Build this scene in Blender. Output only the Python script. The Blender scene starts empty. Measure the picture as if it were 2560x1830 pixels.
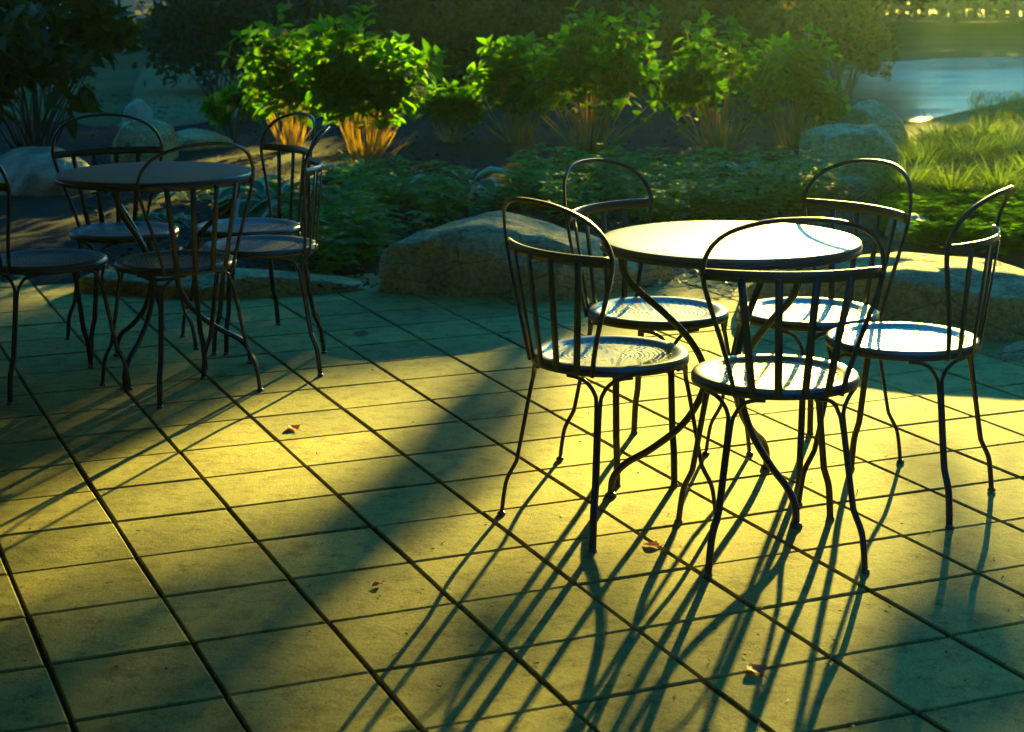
import bpy, math, random
import numpy as np
from mathutils import Vector, Matrix, noise

random.seed(7)
rng = np.random.default_rng(7)
T = 0.3048                                   # side of one paver
sc = bpy.context.scene
col = sc.collection
R = math.radians

# ------------------------------------------------------------------ camera
FPX, PITCH, ROLL, H = 4384.5, 0.22558, -0.0035, 4.674 * T
CF = Vector((0, math.cos(PITCH), -math.sin(PITCH)))
_u = Vector((0, math.sin(PITCH), math.cos(PITCH)))
CR = Vector((1, 0, 0)) * math.cos(ROLL) + _u * math.sin(ROLL)
CU = _u * math.cos(ROLL) - Vector((1, 0, 0)) * math.sin(ROLL)
K = 2560 / 2272


def at(X, Y, z=0.0):
    """point of the plane at height z seen at (X, Y) of the 2272 px wide photo"""
    d = CF * FPX + CR * (X * K - 1280) - CU * (Y * K - 915)
    t = (z - H) / d.z
    return Vector((0, 0, H)) + d * t


def at_y(X, Y, y):
    """point of the vertical plane at distance y"""
    d = CF * FPX + CR * (X * K - 1280) - CU * (Y * K - 915)
    return Vector((0, 0, H)) + d * (y / d.y)


def to_px(p):
    d = p - Vector((0, 0, H))
    z = d.dot(CF)
    if z < 0.05:
        return (-9999, 9999)
    return ((1280 + FPX * d.dot(CR) / z) / K, (915 - FPX * d.dot(CU) / z) / K)


cam = bpy.data.cameras.new('camera')
cam.lens = FPX / 2560 * 36
cam.sensor_width = 36
cam.clip_start = 0.05
cam.clip_end = 3000
cam.dof.use_dof = True
cam.dof.focus_distance = 5.0
cam.dof.aperture_fstop = 6.3
co = bpy.data.objects.new('camera', cam)
col.objects.link(co)
M = Matrix((CR, CU, -CF)).transposed().to_4x4()
M.translation = Vector((0, 0, H))
co.matrix_world = M
sc.camera = co

# ------------------------------------------------------------------ light
SUN_EL = R(10.9)
SUN_H = Vector((0.27, 1.0, 0)).normalized()            # towards the sun, on the ground
SUN_D = (SUN_H * math.cos(SUN_EL) + Vector((0, 0, math.sin(SUN_EL)))).normalized()
sl = bpy.data.lights.new('sun', 'SUN')
sl.energy = 5.0
sl.angle = R(0.55)
sl.color = (1.0, 0.80, 0.14)
so = bpy.data.objects.new('sun', sl)
so.rotation_euler = SUN_D.to_track_quat('Z', 'Y').to_euler()
so.location = (4, 12, 9)
col.objects.link(so)

w = bpy.data.worlds.new("World")
sc.world = w
w.use_nodes = True
nt = w.node_tree
bg = nt.nodes['Background']
sky = nt.nodes.new('ShaderNodeTexSky')
sky.sky_type = 'NISHITA'
sky.sun_disc = False
sky.sun_elevation = SUN_EL
sky.sun_rotation = math.atan2(SUN_H.x, SUN_H.y)
tint = nt.nodes.new('ShaderNodeMix')
tint.data_type = 'RGBA'
tint.blend_type = 'MULTIPLY'
tint.inputs['Factor'].default_value = 1.0
tcw = nt.nodes.new('ShaderNodeTexCoord')
sxw = nt.nodes.new('ShaderNodeSeparateXYZ')
nt.links.new(tcw.outputs['Generated'], sxw.inputs[0])
rw = nt.nodes.new('ShaderNodeValToRGB')                # pale near the horizon, deep blue-green above
rw.color_ramp.interpolation = 'EASE'
rw.color_ramp.elements[0].position, rw.color_ramp.elements[0].color = 0.08, (0.19, 0.23, 0.24, 1)
rw.color_ramp.elements[1].position, rw.color_ramp.elements[1].color = 0.42, (0.015, 0.82, 1.75, 1)
nt.links.new(sxw.outputs[2], rw.inputs[0])
nt.links.new(rw.outputs[0], tint.inputs['B'])
nt.links.new(sky.outputs[0], tint.inputs['A'])
nt.links.new(tint.outputs['Result'], bg.inputs[0])
bg.inputs[1].default_value = 0.05

vs = sc.view_settings
vs.view_transform = 'Standard'
vs.look = 'None'
vs.gamma = 1
vs.use_curve_mapping = False
vs.exposure = 3.0

# ------------------------------------------------------------------ materials
def mat(name, color=(0.5, 0.5, 0.5), rough=0.6, spec=0.5, metal=0.0):
    m = bpy.data.materials.new(name)
    m.use_nodes = True
    b = m.node_tree.nodes['Principled BSDF']
    b.inputs['Base Color'].default_value = (*color, 1)
    b.inputs['Roughness'].default_value = rough
    b.inputs['Specular IOR Level'].default_value = spec
    b.inputs['Metallic'].default_value = metal
    return m


def nd(m, t, **kw):
    n = m.node_tree.nodes.new(t)
    for k, v in kw.items():
        if k.startswith('i_'):
            n.inputs[k[2:].replace('_', ' ')].default_value = v
        else:
            setattr(n, k, v)
    return n


def lk(m, a, b):
    m.node_tree.links.new(a, b)


def noisy(m, scale, cols, detail=6, coord='Object', bump=0.0, bscale=None, rough=0.6, stretch=None):
    """colour ramp over noise + bump"""
    b = m.node_tree.nodes['Principled BSDF']
    tc = nd(m, 'ShaderNodeTexCoord')
    src = tc.outputs[coord]
    if stretch:
        mp = nd(m, 'ShaderNodeMapping')
        mp.inputs['Scale'].default_value = stretch
        lk(m, src, mp.inputs[0])
        src = mp.outputs[0]
    n = nd(m, 'ShaderNodeTexNoise', i_Scale=scale, i_Detail=detail, i_Roughness=rough)
    lk(m, src, n.inputs['Vector'])
    r = nd(m, 'ShaderNodeValToRGB')
    el = r.color_ramp.elements
    while len(el) < len(cols):
        el.new(0.5)
    for e, (p, c) in zip(el, cols):
        e.position = p
        e.color = (*c, 1)
    lk(m, n.outputs['Fac'], r.inputs[0])
    lk(m, r.outputs[0], b.inputs['Base Color'])
    if bump:
        n2 = nd(m, 'ShaderNodeTexNoise', i_Scale=bscale or scale * 3, i_Detail=8, i_Roughness=0.65)
        lk(m, src, n2.inputs['Vector'])
        bp = nd(m, 'ShaderNodeBump', i_Strength=1.0, i_Distance=bump)
        lk(m, n2.outputs['Fac'], bp.inputs['Height'])
        lk(m, bp.outputs[0], b.inputs['Normal'])
    return m, r


def leafmat(name, c1, c2, trans=0.5, gloss=0.25, tcol=None):
    """two-sided leaf: diffuse + translucent + a little gloss, varied leaf by leaf"""
    m = bpy.data.materials.new(name)
    m.use_nodes = True
    nodes = m.node_tree.nodes
    b = nodes['Principled BSDF']
    out = nodes['Material Output']
    g = nd(m, 'ShaderNodeNewGeometry')
    r = nd(m, 'ShaderNodeValToRGB')
    r.color_ramp.elements[0].color = (*c1, 1)
    r.color_ramp.elements[1].color = (*c2, 1)
    lk(m, g.outputs['Random Per Island'], r.inputs[0])
    lk(m, r.outputs[0], b.inputs['Base Color'])
    b.inputs['Roughness'].default_value = 0.6
    b.inputs['Specular IOR Level'].default_value = gloss * 0.35
    tr = nd(m, 'ShaderNodeBsdfTranslucent')
    hs = nd(m, 'ShaderNodeMix', data_type='RGBA', blend_type='MULTIPLY')
    hs.inputs['Factor'].default_value = 1
    hs.inputs['B'].default_value = (*(tcol or (1.6, 1.5, 0.5)), 1)
    lk(m, r.outputs[0], hs.inputs['A'])
    lk(m, hs.outputs['Result'], tr.inputs[0])
    mx = nd(m, 'ShaderNodeMixShader')
    mx.inputs[0].default_value = trans
    lk(m, b.outputs[0], mx.inputs[1])
    lk(m, tr.outputs[0], mx.inputs[2])
    lk(m, mx.outputs[0], out.inputs['Surface'])
    return m


MAT = {}
# wrought iron, black powder coat
MAT['iron'], _ = noisy(mat('iron', rough=0.36, spec=0.4), 60, [(0.3, (0.010, 0.012, 0.020)), (0.75, (0.020, 0.022, 0.034))], bump=0.0003, bscale=400)
MAT['foot'] = mat('nylon_glide', (0.06, 0.055, 0.05), 0.35)

# perforated pressed seat
m = mat('perforated_steel', (0.05, 0.05, 0.042), 0.42, 0.9)
b = m.node_tree.nodes['Principled BSDF']
tc = nd(m, 'ShaderNodeTexCoord')
sx = nd(m, 'ShaderNodeSeparateXYZ')
lk(m, tc.outputs['Object'], sx.inputs[0])


def mth(m, op, a, b_=None, clamp=False):
    n = nd(m, 'ShaderNodeMath', operation=op, use_clamp=clamp)
    for i, v in enumerate((a, b_)):
        if v is None:
            continue
        if isinstance(v, (int, float)):
            n.inputs[i].default_value = v
        else:
            lk(m, v, n.inputs[i])
    return n.outputs[0]


X_, Y_ = sx.outputs[0], sx.outputs[1]
rr = mth(m, 'SQRT', mth(m, 'ADD', mth(m, 'MULTIPLY', X_, X_), mth(m, 'MULTIPLY', Y_, Y_)))
th = mth(m, 'ARCTAN2', Y_, X_)
ring = mth(m, 'DIVIDE', rr, 0.0125)
rid = mth(m, 'FLOOR', ring)
rf = mth(m, 'FRACT', ring)
cnt = mth(m, 'MULTIPLY', rid, 4.0)
ang = mth(m, 'ADD', mth(m, 'MULTIPLY', mth(m, 'DIVIDE', th, 2 * math.pi), cnt), mth(m, 'MULTIPLY', rid, 0.5))
af = mth(m, 'FRACT', ang)
da = mth(m, 'MULTIPLY', mth(m, 'ABSOLUTE', mth(m, 'SUBTRACT', af, 0.5)), 0.6)
dr = mth(m, 'MULTIPLY', mth(m, 'ABSOLUTE', mth(m, 'SUBTRACT', rf, 0.5)), 1.1)
dist = mth(m, 'MAXIMUM', da, dr)
hole = mth(m, 'LESS_THAN', dist, 0.17)
inr = mth(m, 'MULTIPLY', mth(m, 'GREATER_THAN', rr, 0.03), mth(m, 'LESS_THAN', rr, 0.158))
hole = mth(m, 'MULTIPLY', hole, inr)
tp = nd(m, 'ShaderNodeBsdfTransparent')
mx = nd(m, 'ShaderNodeMixShader')
lk(m, hole, mx.inputs[0])
lk(m, b.outputs[0], mx.inputs[1])
lk(m, tp.outputs[0], mx.inputs[2])
lk(m, mx.outputs[0], m.node_tree.nodes['Material Output'].inputs['Surface'])
bp = nd(m, 'ShaderNodeBump', i_Strength=0.6, i_Distance=0.002)
lk(m, mth(m, 'MULTIPLY', mth(m, 'SUBTRACT', 0.5, dist), inr), bp.inputs['Height'])
lk(m, bp.outputs[0], b.inputs['Normal'])
MAT['seat'] = m

# table top: brushed dark enamel with scratches
m, _ = noisy(mat('table_enamel', rough=0.48, spec=1.0), 5, [(0.3, (0.016, 0.02, 0.028)), (0.8, (0.03, 0.034, 0.04))])
MAT['table'] = m

# pavers
m = mat('paver', rough=0.85, spec=0.12)
b = m.node_tree.nodes['Principled BSDF']
g = nd(m, 'ShaderNodeNewGeometry')
tc = nd(m, 'ShaderNodeTexCoord')
n1 = nd(m, 'ShaderNodeTexNoise', i_Scale=3.0, i_Detail=6, i_Roughness=0.6)
n2 = nd(m, 'ShaderNodeTexNoise', i_Scale=190.0, i_Detail=3, i_Roughness=0.7)
n3 = nd(m, 'ShaderNodeTexNoise', i_Scale=45.0, i_Detail=6, i_Roughness=0.75)
n5 = nd(m, 'ShaderNodeTexNoise', i_Scale=14.0, i_Detail=5, i_Roughness=0.7)
for n in (n1, n2, n3, n5):
    lk(m, tc.outputs['Object'], n.inputs['Vector'])
r1 = nd(m, 'ShaderNodeValToRGB')
r1.color_ramp.elements[0].position, r1.color_ramp.elements[0].color = 0.25, (0.26, 0.225, 0.058, 1)
r1.color_ramp.elements[1].position, r1.color_ramp.elements[1].color = 0.78, (0.42, 0.365, 0.09, 1)
lk(m, n1.outputs['Fac'], r1.inputs[0])
mvar = nd(m, 'ShaderNodeMix', data_type='RGBA', blend_type='MULTIPLY')
rv = nd(m, 'ShaderNodeValToRGB')
rv.color_ramp.elements[0].color = (0.6, 0.62, 0.62, 1)
rv.color_ramp.elements[1].color = (1.1, 1.06, 1.0, 1)
lk(m, g.outputs['Random Per Island'], rv.inputs[0])
mvar.inputs['Factor'].default_value = 0.8
lk(m, r1.outputs[0], mvar.inputs['A'])
lk(m, rv.outputs[0], mvar.inputs['B'])
rs = nd(m, 'ShaderNodeValToRGB')                       # dark pits
rs.color_ramp.elements[0].position, rs.color_ramp.elements[0].color = 0.30, (0.15, 0.14, 0.12, 1)
rs.color_ramp.elements[1].position, rs.color_ramp.elements[1].color = 0.42, (1, 1, 1, 1)
lk(m, n3.outputs['Fac'], rs.inputs[0])
m2 = nd(m, 'ShaderNodeMix', data_type='RGBA', blend_type='MULTIPLY')
m2.inputs['Factor'].default_value = 0.85
lk(m, mvar.outputs['Result'], m2.inputs['A'])
lk(m, rs.outputs[0], m2.inputs['B'])
rg = nd(m, 'ShaderNodeValToRGB')                       # grains
rg.color_ramp.elements[0].position, rg.color_ramp.elements[0].color = 0.32, (0.62, 0.6, 0.58, 1)
rg.color_ramp.elements[1].position, rg.color_ramp.elements[1].color = 0.68, (1.25, 1.25, 1.22, 1)
lk(m, n2.outputs['Fac'], rg.inputs[0])
m3 = nd(m, 'ShaderNodeMix', data_type='RGBA', blend_type='MULTIPLY')
m3.inputs['Factor'].default_value = 0.9
lk(m, m2.outputs['Result'], m3.inputs['A'])
lk(m, rg.outputs[0], m3.inputs['B'])
rst = nd(m, 'ShaderNodeValToRGB')                      # worn stains
rst.color_ramp.elements[0].position, rst.color_ramp.elements[0].color = 0.36, (0.5, 0.48, 0.44, 1)
rst.color_ramp.elements[1].position, rst.color_ramp.elements[1].color = 0.52, (1, 1, 1, 1)
lk(m, n5.outputs['Fac'], rst.inputs[0])
m4 = nd(m, 'ShaderNodeMix', data_type='RGBA', blend_type='MULTIPLY')
m4.inputs['Factor'].default_value = 0.8
lk(m, m3.outputs['Result'], m4.inputs['A'])
lk(m, rst.outputs[0], m4.inputs['B'])
lk(m, m4.outputs['Result'], b.inputs['Base Color'])
ad = mth(m, 'ADD', mth(m, 'MULTIPLY', n2.outputs['Fac'], 0.35), n3.outputs['Fac'])
bp = nd(m, 'ShaderNodeBump', i_Strength=0.7, i_Distance=0.0035)
lk(m, ad, bp.inputs['Height'])
lk(m, bp.outputs[0], b.inputs['Normal'])
MAT['paver'] = m
MAT['joint'], _ = noisy(mat('joint_sand', rough=0.95, spec=0.1), 40, [(0.3, (0.012, 0.014, 0.012)), (0.7, (0.035, 0.035, 0.028))], bump=0.004, bscale=150)
MAT['mulch'], _ = noisy(mat('mulch', rough=0.95, spec=0.1), 9, [(0.3, (0.005, 0.005, 0.003)), (0.55, (0.014, 0.012, 0.006)), (0.75, (0.036, 0.027, 0.011))], bump=0.02, bscale=45, stretch=(1, 1, 1))
MAT['chip'] = leafmat('bark_chip', (0.012, 0.010, 0.006), (0.075, 0.05, 0.022), trans=0.0, gloss=0.2)
MAT['lawn'], _ = noisy(mat('lawn', rough=0.9, spec=0.1), 0.6, [(0.3, (0.028, 0.05, 0.012)), (0.7, (0.07, 0.095, 0.024))], bump=0.02, bscale=40)
MAT['gravel'], _ = noisy(mat('gravel', rough=0.9, spec=0.1), 14, [(0.3, (0.07, 0.075, 0.025)), (0.7, (0.16, 0.165, 0.055))], bump=0.01, bscale=80)
MAT['stone'], r = noisy(mat('boulder_stone', rough=0.85, spec=0.25), 4.0,
                        [(0.28, (0.24, 0.17, 0.06)), (0.5, (0.52, 0.37, 0.11)), (0.72, (0.72, 0.50, 0.14))], detail=9, bump=0.06, bscale=13, rough=0.68)
m = MAT['stone']                                       # weathered, lichen-grey where it faces up
b = m.node_tree.nodes['Principled BSDF']
g = nd(m, 'ShaderNodeNewGeometry')
sx = nd(m, 'ShaderNodeSeparateXYZ')
lk(m, g.outputs['Normal'], sx.inputs[0])
tc = nd(m, 'ShaderNodeTexCoord')
nn = nd(m, 'ShaderNodeTexNoise', i_Scale=7.0, i_Detail=6)
mp = nd(m, 'ShaderNodeMapping')
mp.inputs['Scale'].default_value = (1, 1, 3.5)
lk(m, tc.outputs['Object'], mp.inputs[0])
lk(m, mp.outputs[0], nn.inputs['Vector'])
fac = mth(m, 'MULTIPLY', mth(m, 'SUBTRACT', mth(m, 'ADD', sx.outputs[2], mth(m, 'MULTIPLY', nn.outputs['Fac'], 0.9)), 0.85), 2.6, True)
rl = nd(m, 'ShaderNodeValToRGB')
rl.color_ramp.elements[0].position, rl.color_ramp.elements[0].color = 0.3, (0.22, 0.21, 0.10, 1)
rl.color_ramp.elements[1].position, rl.color_ramp.elements[1].color = 0.7, (0.6, 0.52, 0.2, 1)
lk(m, nn.outputs['Fac'], rl.inputs[0])
mm = nd(m, 'ShaderNodeMix', data_type='RGBA')
lk(m, fac, mm.inputs['Factor'])
lk(m, r.outputs[0], mm.inputs['A'])
lk(m, rl.outputs[0], mm.inputs['B'])
ng = nd(m, 'ShaderNodeTexNoise', i_Scale=48.0, i_Detail=5, i_Roughness=0.7)
lk(m, tc.outputs['Object'], ng.inputs['Vector'])
rgn = nd(m, 'ShaderNodeValToRGB')
rgn.color_ramp.elements[0].position, rgn.color_ramp.elements[0].color = 0.32, (0.35, 0.36, 0.32, 1)
rgn.color_ramp.elements[1].position, rgn.color_ramp.elements[1].color = 0.62, (1.1, 1.1, 1.05, 1)
lk(m, ng.outputs['Fac'], rgn.inputs[0])
mg = nd(m, 'ShaderNodeMix', data_type='RGBA', blend_type='MULTIPLY')
mg.inputs['Factor'].default_value = 0.85
lk(m, mm.outputs['Result'], mg.inputs['A'])
lk(m, rgn.outputs[0], mg.inputs['B'])
vc = nd(m, 'ShaderNodeTexVoronoi', feature='DISTANCE_TO_EDGE', i_Scale=3.2)
nwp = nd(m, 'ShaderNodeTexNoise', i_Scale=3.0, i_Detail=4)
lk(m, tc.outputs['Object'], nwp.inputs['Vector'])
mv = nd(m, 'ShaderNodeMix', data_type='RGBA')
mv.inputs['Factor'].default_value = 0.35
lk(m, mp.outputs[0], mv.inputs['A'])
lk(m, nwp.outputs['Color'], mv.inputs['B'])
lk(m, mv.outputs['Result'], vc.inputs['Vector'])
rcr = nd(m, 'ShaderNodeValToRGB')
rcr.color_ramp.elements[0].position, rcr.color_ramp.elements[0].color = 0.0, (0.3, 0.28, 0.24, 1)
rcr.color_ramp.elements[1].position, rcr.color_ramp.elements[1].color = 0.022, (1, 1, 1, 1)
lk(m, vc.outputs['Distance'], rcr.inputs[0])
mc = nd(m, 'ShaderNodeMix', data_type='RGBA', blend_type='MULTIPLY')
mc.inputs['Factor'].default_value = 0.8
lk(m, mg.outputs['Result'], mc.inputs['A'])
lk(m, rcr.outputs[0], mc.inputs['B'])
lk(m, mc.outputs['Result'], b.inputs['Base Color'])
MAT['pale_stone'], _ = noisy(mat('pale_stone', rough=0.85, spec=0.2), 5, [(0.3, (0.12, 0.13, 0.07)), (0.7, (0.36, 0.38, 0.20))], detail=9, bump=0.03, bscale=25)

MAT['hydrangea'] = leafmat('hydrangea_leaf', (0.035, 0.095, 0.010), (0.115, 0.175, 0.016), trans=0.62, tcol=(1.7, 2.5, 0.25))
MAT['straw'] = leafmat('hydrangea_cane', (0.34, 0.27, 0.09), (0.56, 0.45, 0.16), trans=0.6, tcol=(1.5, 1.45, 0.5))
MAT['floret'] = leafmat('green_floret', (0.13, 0.18, 0.05), (0.26, 0.30, 0.10), trans=0.5)
MAT['bigleaf'] = leafmat('dark_shrub_leaf', (0.012, 0.030, 0.008), (0.035, 0.070, 0.016), trans=0.25)
MAT['yew'] = leafmat('evergreen_leaf', (0.006, 0.020, 0.010), (0.022, 0.055, 0.020), trans=0.15, gloss=0.15)
MAT['cover'] = leafmat('groundcover_leaf', (0.03, 0.13, 0.012), (0.075, 0.24, 0.022), trans=0.45)
MAT['gold'] = leafmat('golden_groundcover_leaf', (0.055, 0.125, 0.006), (0.13, 0.22, 0.012), trans=0.5, gloss=0.0, tcol=(1.25, 1.6, 0.12))
MAT['hosta'] = leafmat('hosta_leaf', (0.030, 0.085, 0.022), (0.055, 0.125, 0.03), trans=0.4)
MAT['hosta_rim'] = leafmat('hosta_margin', (0.38, 0.42, 0.24), (0.55, 0.56, 0.36), trans=0.4, tcol=(1.1, 1.1, 0.7))
MAT['blade'] = leafmat('grass_blade', (0.05, 0.085, 0.012), (0.30, 0.33, 0.10), trans=0.4, gloss=0.0, tcol=(0.9, 1.2, 0.15))
MAT['lawnblade'] = leafmat('lawn_blade', (0.05, 0.085, 0.015), (0.14, 0.17, 0.04), trans=0.5)
MAT['maple'] = leafmat('maple_leaf', (0.04, 0.065, 0.012), (0.17, 0.10, 0.03), trans=0.5, tcol=(1.5, 1.2, 0.6))
MAT['tree'] = leafmat('tree_leaf', (0.02, 0.045, 0.01), (0.04, 0.075, 0.016), trans=0.15)
MAT['bark'], _ = noisy(mat('bark', rough=0.9, spec=0.1), 9, [(0.3, (0.03, 0.022, 0.015)), (0.7, (0.10, 0.075, 0.05))], bump=0.02, bscale=30, stretch=(1, 1, 0.2))
MAT['dryleaf'] = leafmat('dry_leaf', (0.30, 0.12, 0.06), (0.42, 0.22, 0.12), trans=0.3, tcol=(1.2, 1, 0.8))
MAT['white'], _ = noisy(mat('white_render', rough=0.7, spec=0.2), 2, [(0.3, (0.46, 0.50, 0.30)), (0.7, (0.58, 0.62, 0.38))], bump=0.002, bscale=60)
MAT['rail'] = mat('white_rail_paint', (0.7, 0.74, 0.74), 0.5)
MAT['lattice'], _ = noisy(mat('weathered_lattice', rough=0.8, spec=0.2), 6, [(0.3, (0.10, 0.085, 0.055)), (0.7, (0.2, 0.17, 0.11))], stretch=(1, 1, 0.2))

m, _ = noisy(mat('pond_water', rough=0.22, spec=0.3), 0.5, [(0.3, (0.03, 0.045, 0.025)), (0.7, (0.06, 0.075, 0.04))])
b = m.node_tree.nodes['Principled BSDF']
tc = nd(m, 'ShaderNodeTexCoord')
mp = nd(m, 'ShaderNodeMapping')
mp.inputs['Scale'].default_value = (0.35, 2.4, 1)
nw = nd(m, 'ShaderNodeTexNoise', i_Scale=3.2, i_Detail=5, i_Roughness=0.6)
lk(m, tc.outputs['Object'], mp.inputs[0])
lk(m, mp.outputs[0], nw.inputs['Vector'])
bp = nd(m, 'ShaderNodeBump', i_Strength=1.0, i_Distance=0.10)
mp2 = nd(m, 'ShaderNodeMapping')
mp2.inputs['Scale'].default_value = (0.10, 0.75, 1)
nst = nd(m, 'ShaderNodeTexNoise', i_Scale=1.6, i_Detail=5, i_Roughness=0.62)
lk(m, tc.outputs['Object'], mp2.inputs[0])
lk(m, mp2.outputs[0], nst.inputs['Vector'])
rst_ = nd(m, 'ShaderNodeValToRGB')
rst_.color_ramp.elements[0].position = 0.44
rst_.color_ramp.elements[1].position = 0.60
lk(m, nst.outputs['Fac'], rst_.inputs[0])
lk(m, rst_.outputs[0], bp.inputs['Strength'])
lk(m, nw.outputs['Fac'], bp.inputs['Height'])
lk(m, bp.outputs[0], b.inputs['Normal'])
MAT['water'] = m

# ------------------------------------------------------------------ mesh helpers
class MB:
    """collects shapes into one mesh"""
    def __init__(s):
        s.v, s.f, s.mi = [], [], []

    def add(s, verts, faces, mi=0):
        o = len(s.v)
        s.v.extend([tuple(v) for v in verts])
        s.f.extend([tuple(i + o for i in f) for f in faces])
        s.mi.extend([mi] * len(faces))

    def tube(s, pts, r, n=8, cap=True, mi=0):
        pts = [Vector(p) for p in pts]
        rs = r if isinstance(r, (list, tuple)) else [r] * len(pts)
        V, Fc = [], []
        prev = None
        for i, p in enumerate(pts):
            t = (pts[min(i + 1, len(pts) - 1)] - pts[max(i - 1, 0)])
            if t.length < 1e-9:
                t = Vector((0, 0, 1))
            t.normalize()
            if prev is None:
                a = t.orthogonal().normalized()
            else:
                a = (prev - t * prev.dot(t))
                a = a.normalized() if a.length > 1e-6 else t.orthogonal().normalized()
            prev = a
            bb = t.cross(a)
            for k in range(n):
                an = 2 * math.pi * k / n
                V.append(p + (a * math.cos(an) + bb * math.sin(an)) * rs[i])
        for i in range(len(pts) - 1):
            for k in range(n):
                k2 = (k + 1) % n
                Fc.append((i * n + k, i * n + k2, (i + 1) * n + k2, (i + 1) * n + k))
        if cap:
            Fc.append(tuple(range(n - 1, -1, -1)))
            L = (len(pts) - 1) * n
            Fc.append(tuple(range(L, L + n)))
        s.add(V, Fc, mi)

    def strap(s, pts, nrm, wdt, th, mi=0):
        """flat bar along pts; nrm = the thin direction at each point"""
        pts = [Vector(p) for p in pts]
        V, Fc = [], []
        for i, p in enumerate(pts):
            t = (pts[min(i + 1, len(pts) - 1)] - pts[max(i - 1, 0)]).normalized()
            n = Vector(nrm[i] if isinstance(nrm, list) else nrm)
            n = (n - t * n.dot(t)).normalized()
            sd = t.cross(n)
            for a, b_ in ((-1, -1), (1, -1), (1, 1), (-1, 1)):
                V.append(p + sd * (a * wdt / 2) + n * (b_ * th / 2))
        for i in range(len(pts) - 1):
            for k in range(4):
                k2 = (k + 1) % 4
                Fc.append((i * 4 + k, i * 4 + k2, i * 4 + 4 + k2, i * 4 + 4 + k))
        L = (len(pts) - 1) * 4
        Fc += [(3, 2, 1, 0), (L, L + 1, L + 2, L + 3)]
        s.add(V, Fc, mi)

    def lathe(s, prof, n=64, mi=0, c=(0, 0, 0)):
        V, Fc = [], []
        for (r, z) in prof:
            for k in range(n):
                a = 2 * math.pi * k / n
                V.append((c[0] + r * math.cos(a), c[1] + r * math.sin(a), c[2] + z))
        for i in range(len(prof) - 1):
            for k in range(n):
                k2 = (k + 1) % n
                Fc.append((i * n + k, i * n + k2, (i + 1) * n + k2, (i + 1) * n + k))
        s.add(V, Fc, mi)

    def box(s, c, d, mi=0, rot=0.0):
        x, y, z = (q / 2 for q in d)
        V = [(a * x, b_ * y, e * z) for e in (-1, 1) for b_ in (-1, 1) for a in (-1, 1)]
        cr, sr = math.cos(rot), math.sin(rot)
        V = [(c[0] + cr * p[0] - sr * p[1], c[1] + sr * p[0] + cr * p[1], c[2] + p[2]) for p in V]
        s.add(V, [(0, 2, 3, 1), (4, 5, 7, 6), (0, 1, 5, 4), (2, 6, 7, 3), (0, 4, 6, 2), (1, 3, 7, 5)], mi)

    def build(s, name, mats, parent=None, smooth=True, loc=None):
        me = bpy.data.meshes.new(name)
        me.from_pydata(s.v, [], s.f)
        for mm_ in (mats if isinstance(mats, (list, tuple)) else [mats]):
            me.materials.append(mm_)
        if len(set(s.mi)) > 1:
            me.polygons.foreach_set('material_index', s.mi)
        if smooth:
            me.polygons.foreach_set('use_smooth', [True] * len(me.polygons))
        me.update()
        o = bpy.data.objects.new(name, me)
        col.objects.link(o)
        if parent:
            o.parent = parent
        if loc is not None:
            o.location = loc
        return o


class Leaves:
    """many copies of one small leaf, gathered with numpy into one mesh"""
    def __init__(s, tv, tf, tmi=None):
        s.tv = np.array(tv, float)
        s.tf = tf
        s.tmi = tmi or [0] * len(tf)
        s.M = []

    def put(s, p, d, up, L, W=None):
        d = Vector(d).normalized()
        up = Vector(up)
        x = d.cross(up)
        if x.length < 1e-4:
            x = d.orthogonal()
        x.normalize()
        z = x.cross(d)
        W = W or L
        s.M.append((x.x * W, d.x * L, z.x * L, p[0], x.y * W, d.y * L, z.y * L, p[1], x.z * W, d.z * L, z.z * L, p[2]))

    def build(s, name, mats, parent=None, smooth=True):
        A = np.array(s.M, float).reshape(-1, 3, 4)
        n = len(A)
        nv = len(s.tv)
        V = np.einsum('nij,vj->nvi', A[:, :, :3], s.tv) + A[:, None, :, 3]
        V = V.reshape(-1, 3)
        me = bpy.data.meshes.new(name)
        me.vertices.add(n * nv)
        me.vertices.foreach_set('co', V.ravel())
        loops, starts, tot, mi = [], [], [], []
        base = np.array([i for f in s.tf for i in f])
        lens = np.array([len(f) for f in s.tf])
        li = (base[None, :] + (np.arange(n) * nv)[:, None]).ravel()
        me.loops.add(len(li))
        me.loops.foreach_set('vertex_index', li)
        lt = np.tile(lens, n)
        st = np.concatenate([[0], np.cumsum(lt)[:-1]])
        me.polygons.add(len(lt))
        me.polygons.foreach_set('loop_start', st)
        me.polygons.foreach_set('loop_total', lt)
        for mm_ in (mats if isinstance(mats, (list, tuple)) else [mats]):
            me.materials.append(mm_)
        if max(s.tmi):
            me.polygons.foreach_set('material_index', np.tile(np.array(s.tmi), n))
        if smooth:
            me.polygons.foreach_set('use_smooth', np.ones(len(lt), bool))
        me.update(calc_edges=True)
        o = bpy.data.objects.new(name, me)
        col.objects.link(o)
        if parent:
            o.parent = parent
        return o


def leaf_template(prof, fold=0.12, curl=0.15):
    """prof: (t, halfwidth) along unit length; folded at the midrib and curled down"""
    V, Fc = [], []
    for t, hw in prof:
        z = -curl * t * t
        V += [(-hw, t, z + fold * hw * 2), (0, t, z), (hw, t, z + fold * hw * 2)]
    for i in range(len(prof) - 1):
        a = i * 3
        Fc += [(a, a + 1, a + 4, a + 3), (a + 1, a + 2, a + 5, a + 4)]
    return V, Fc


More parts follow.
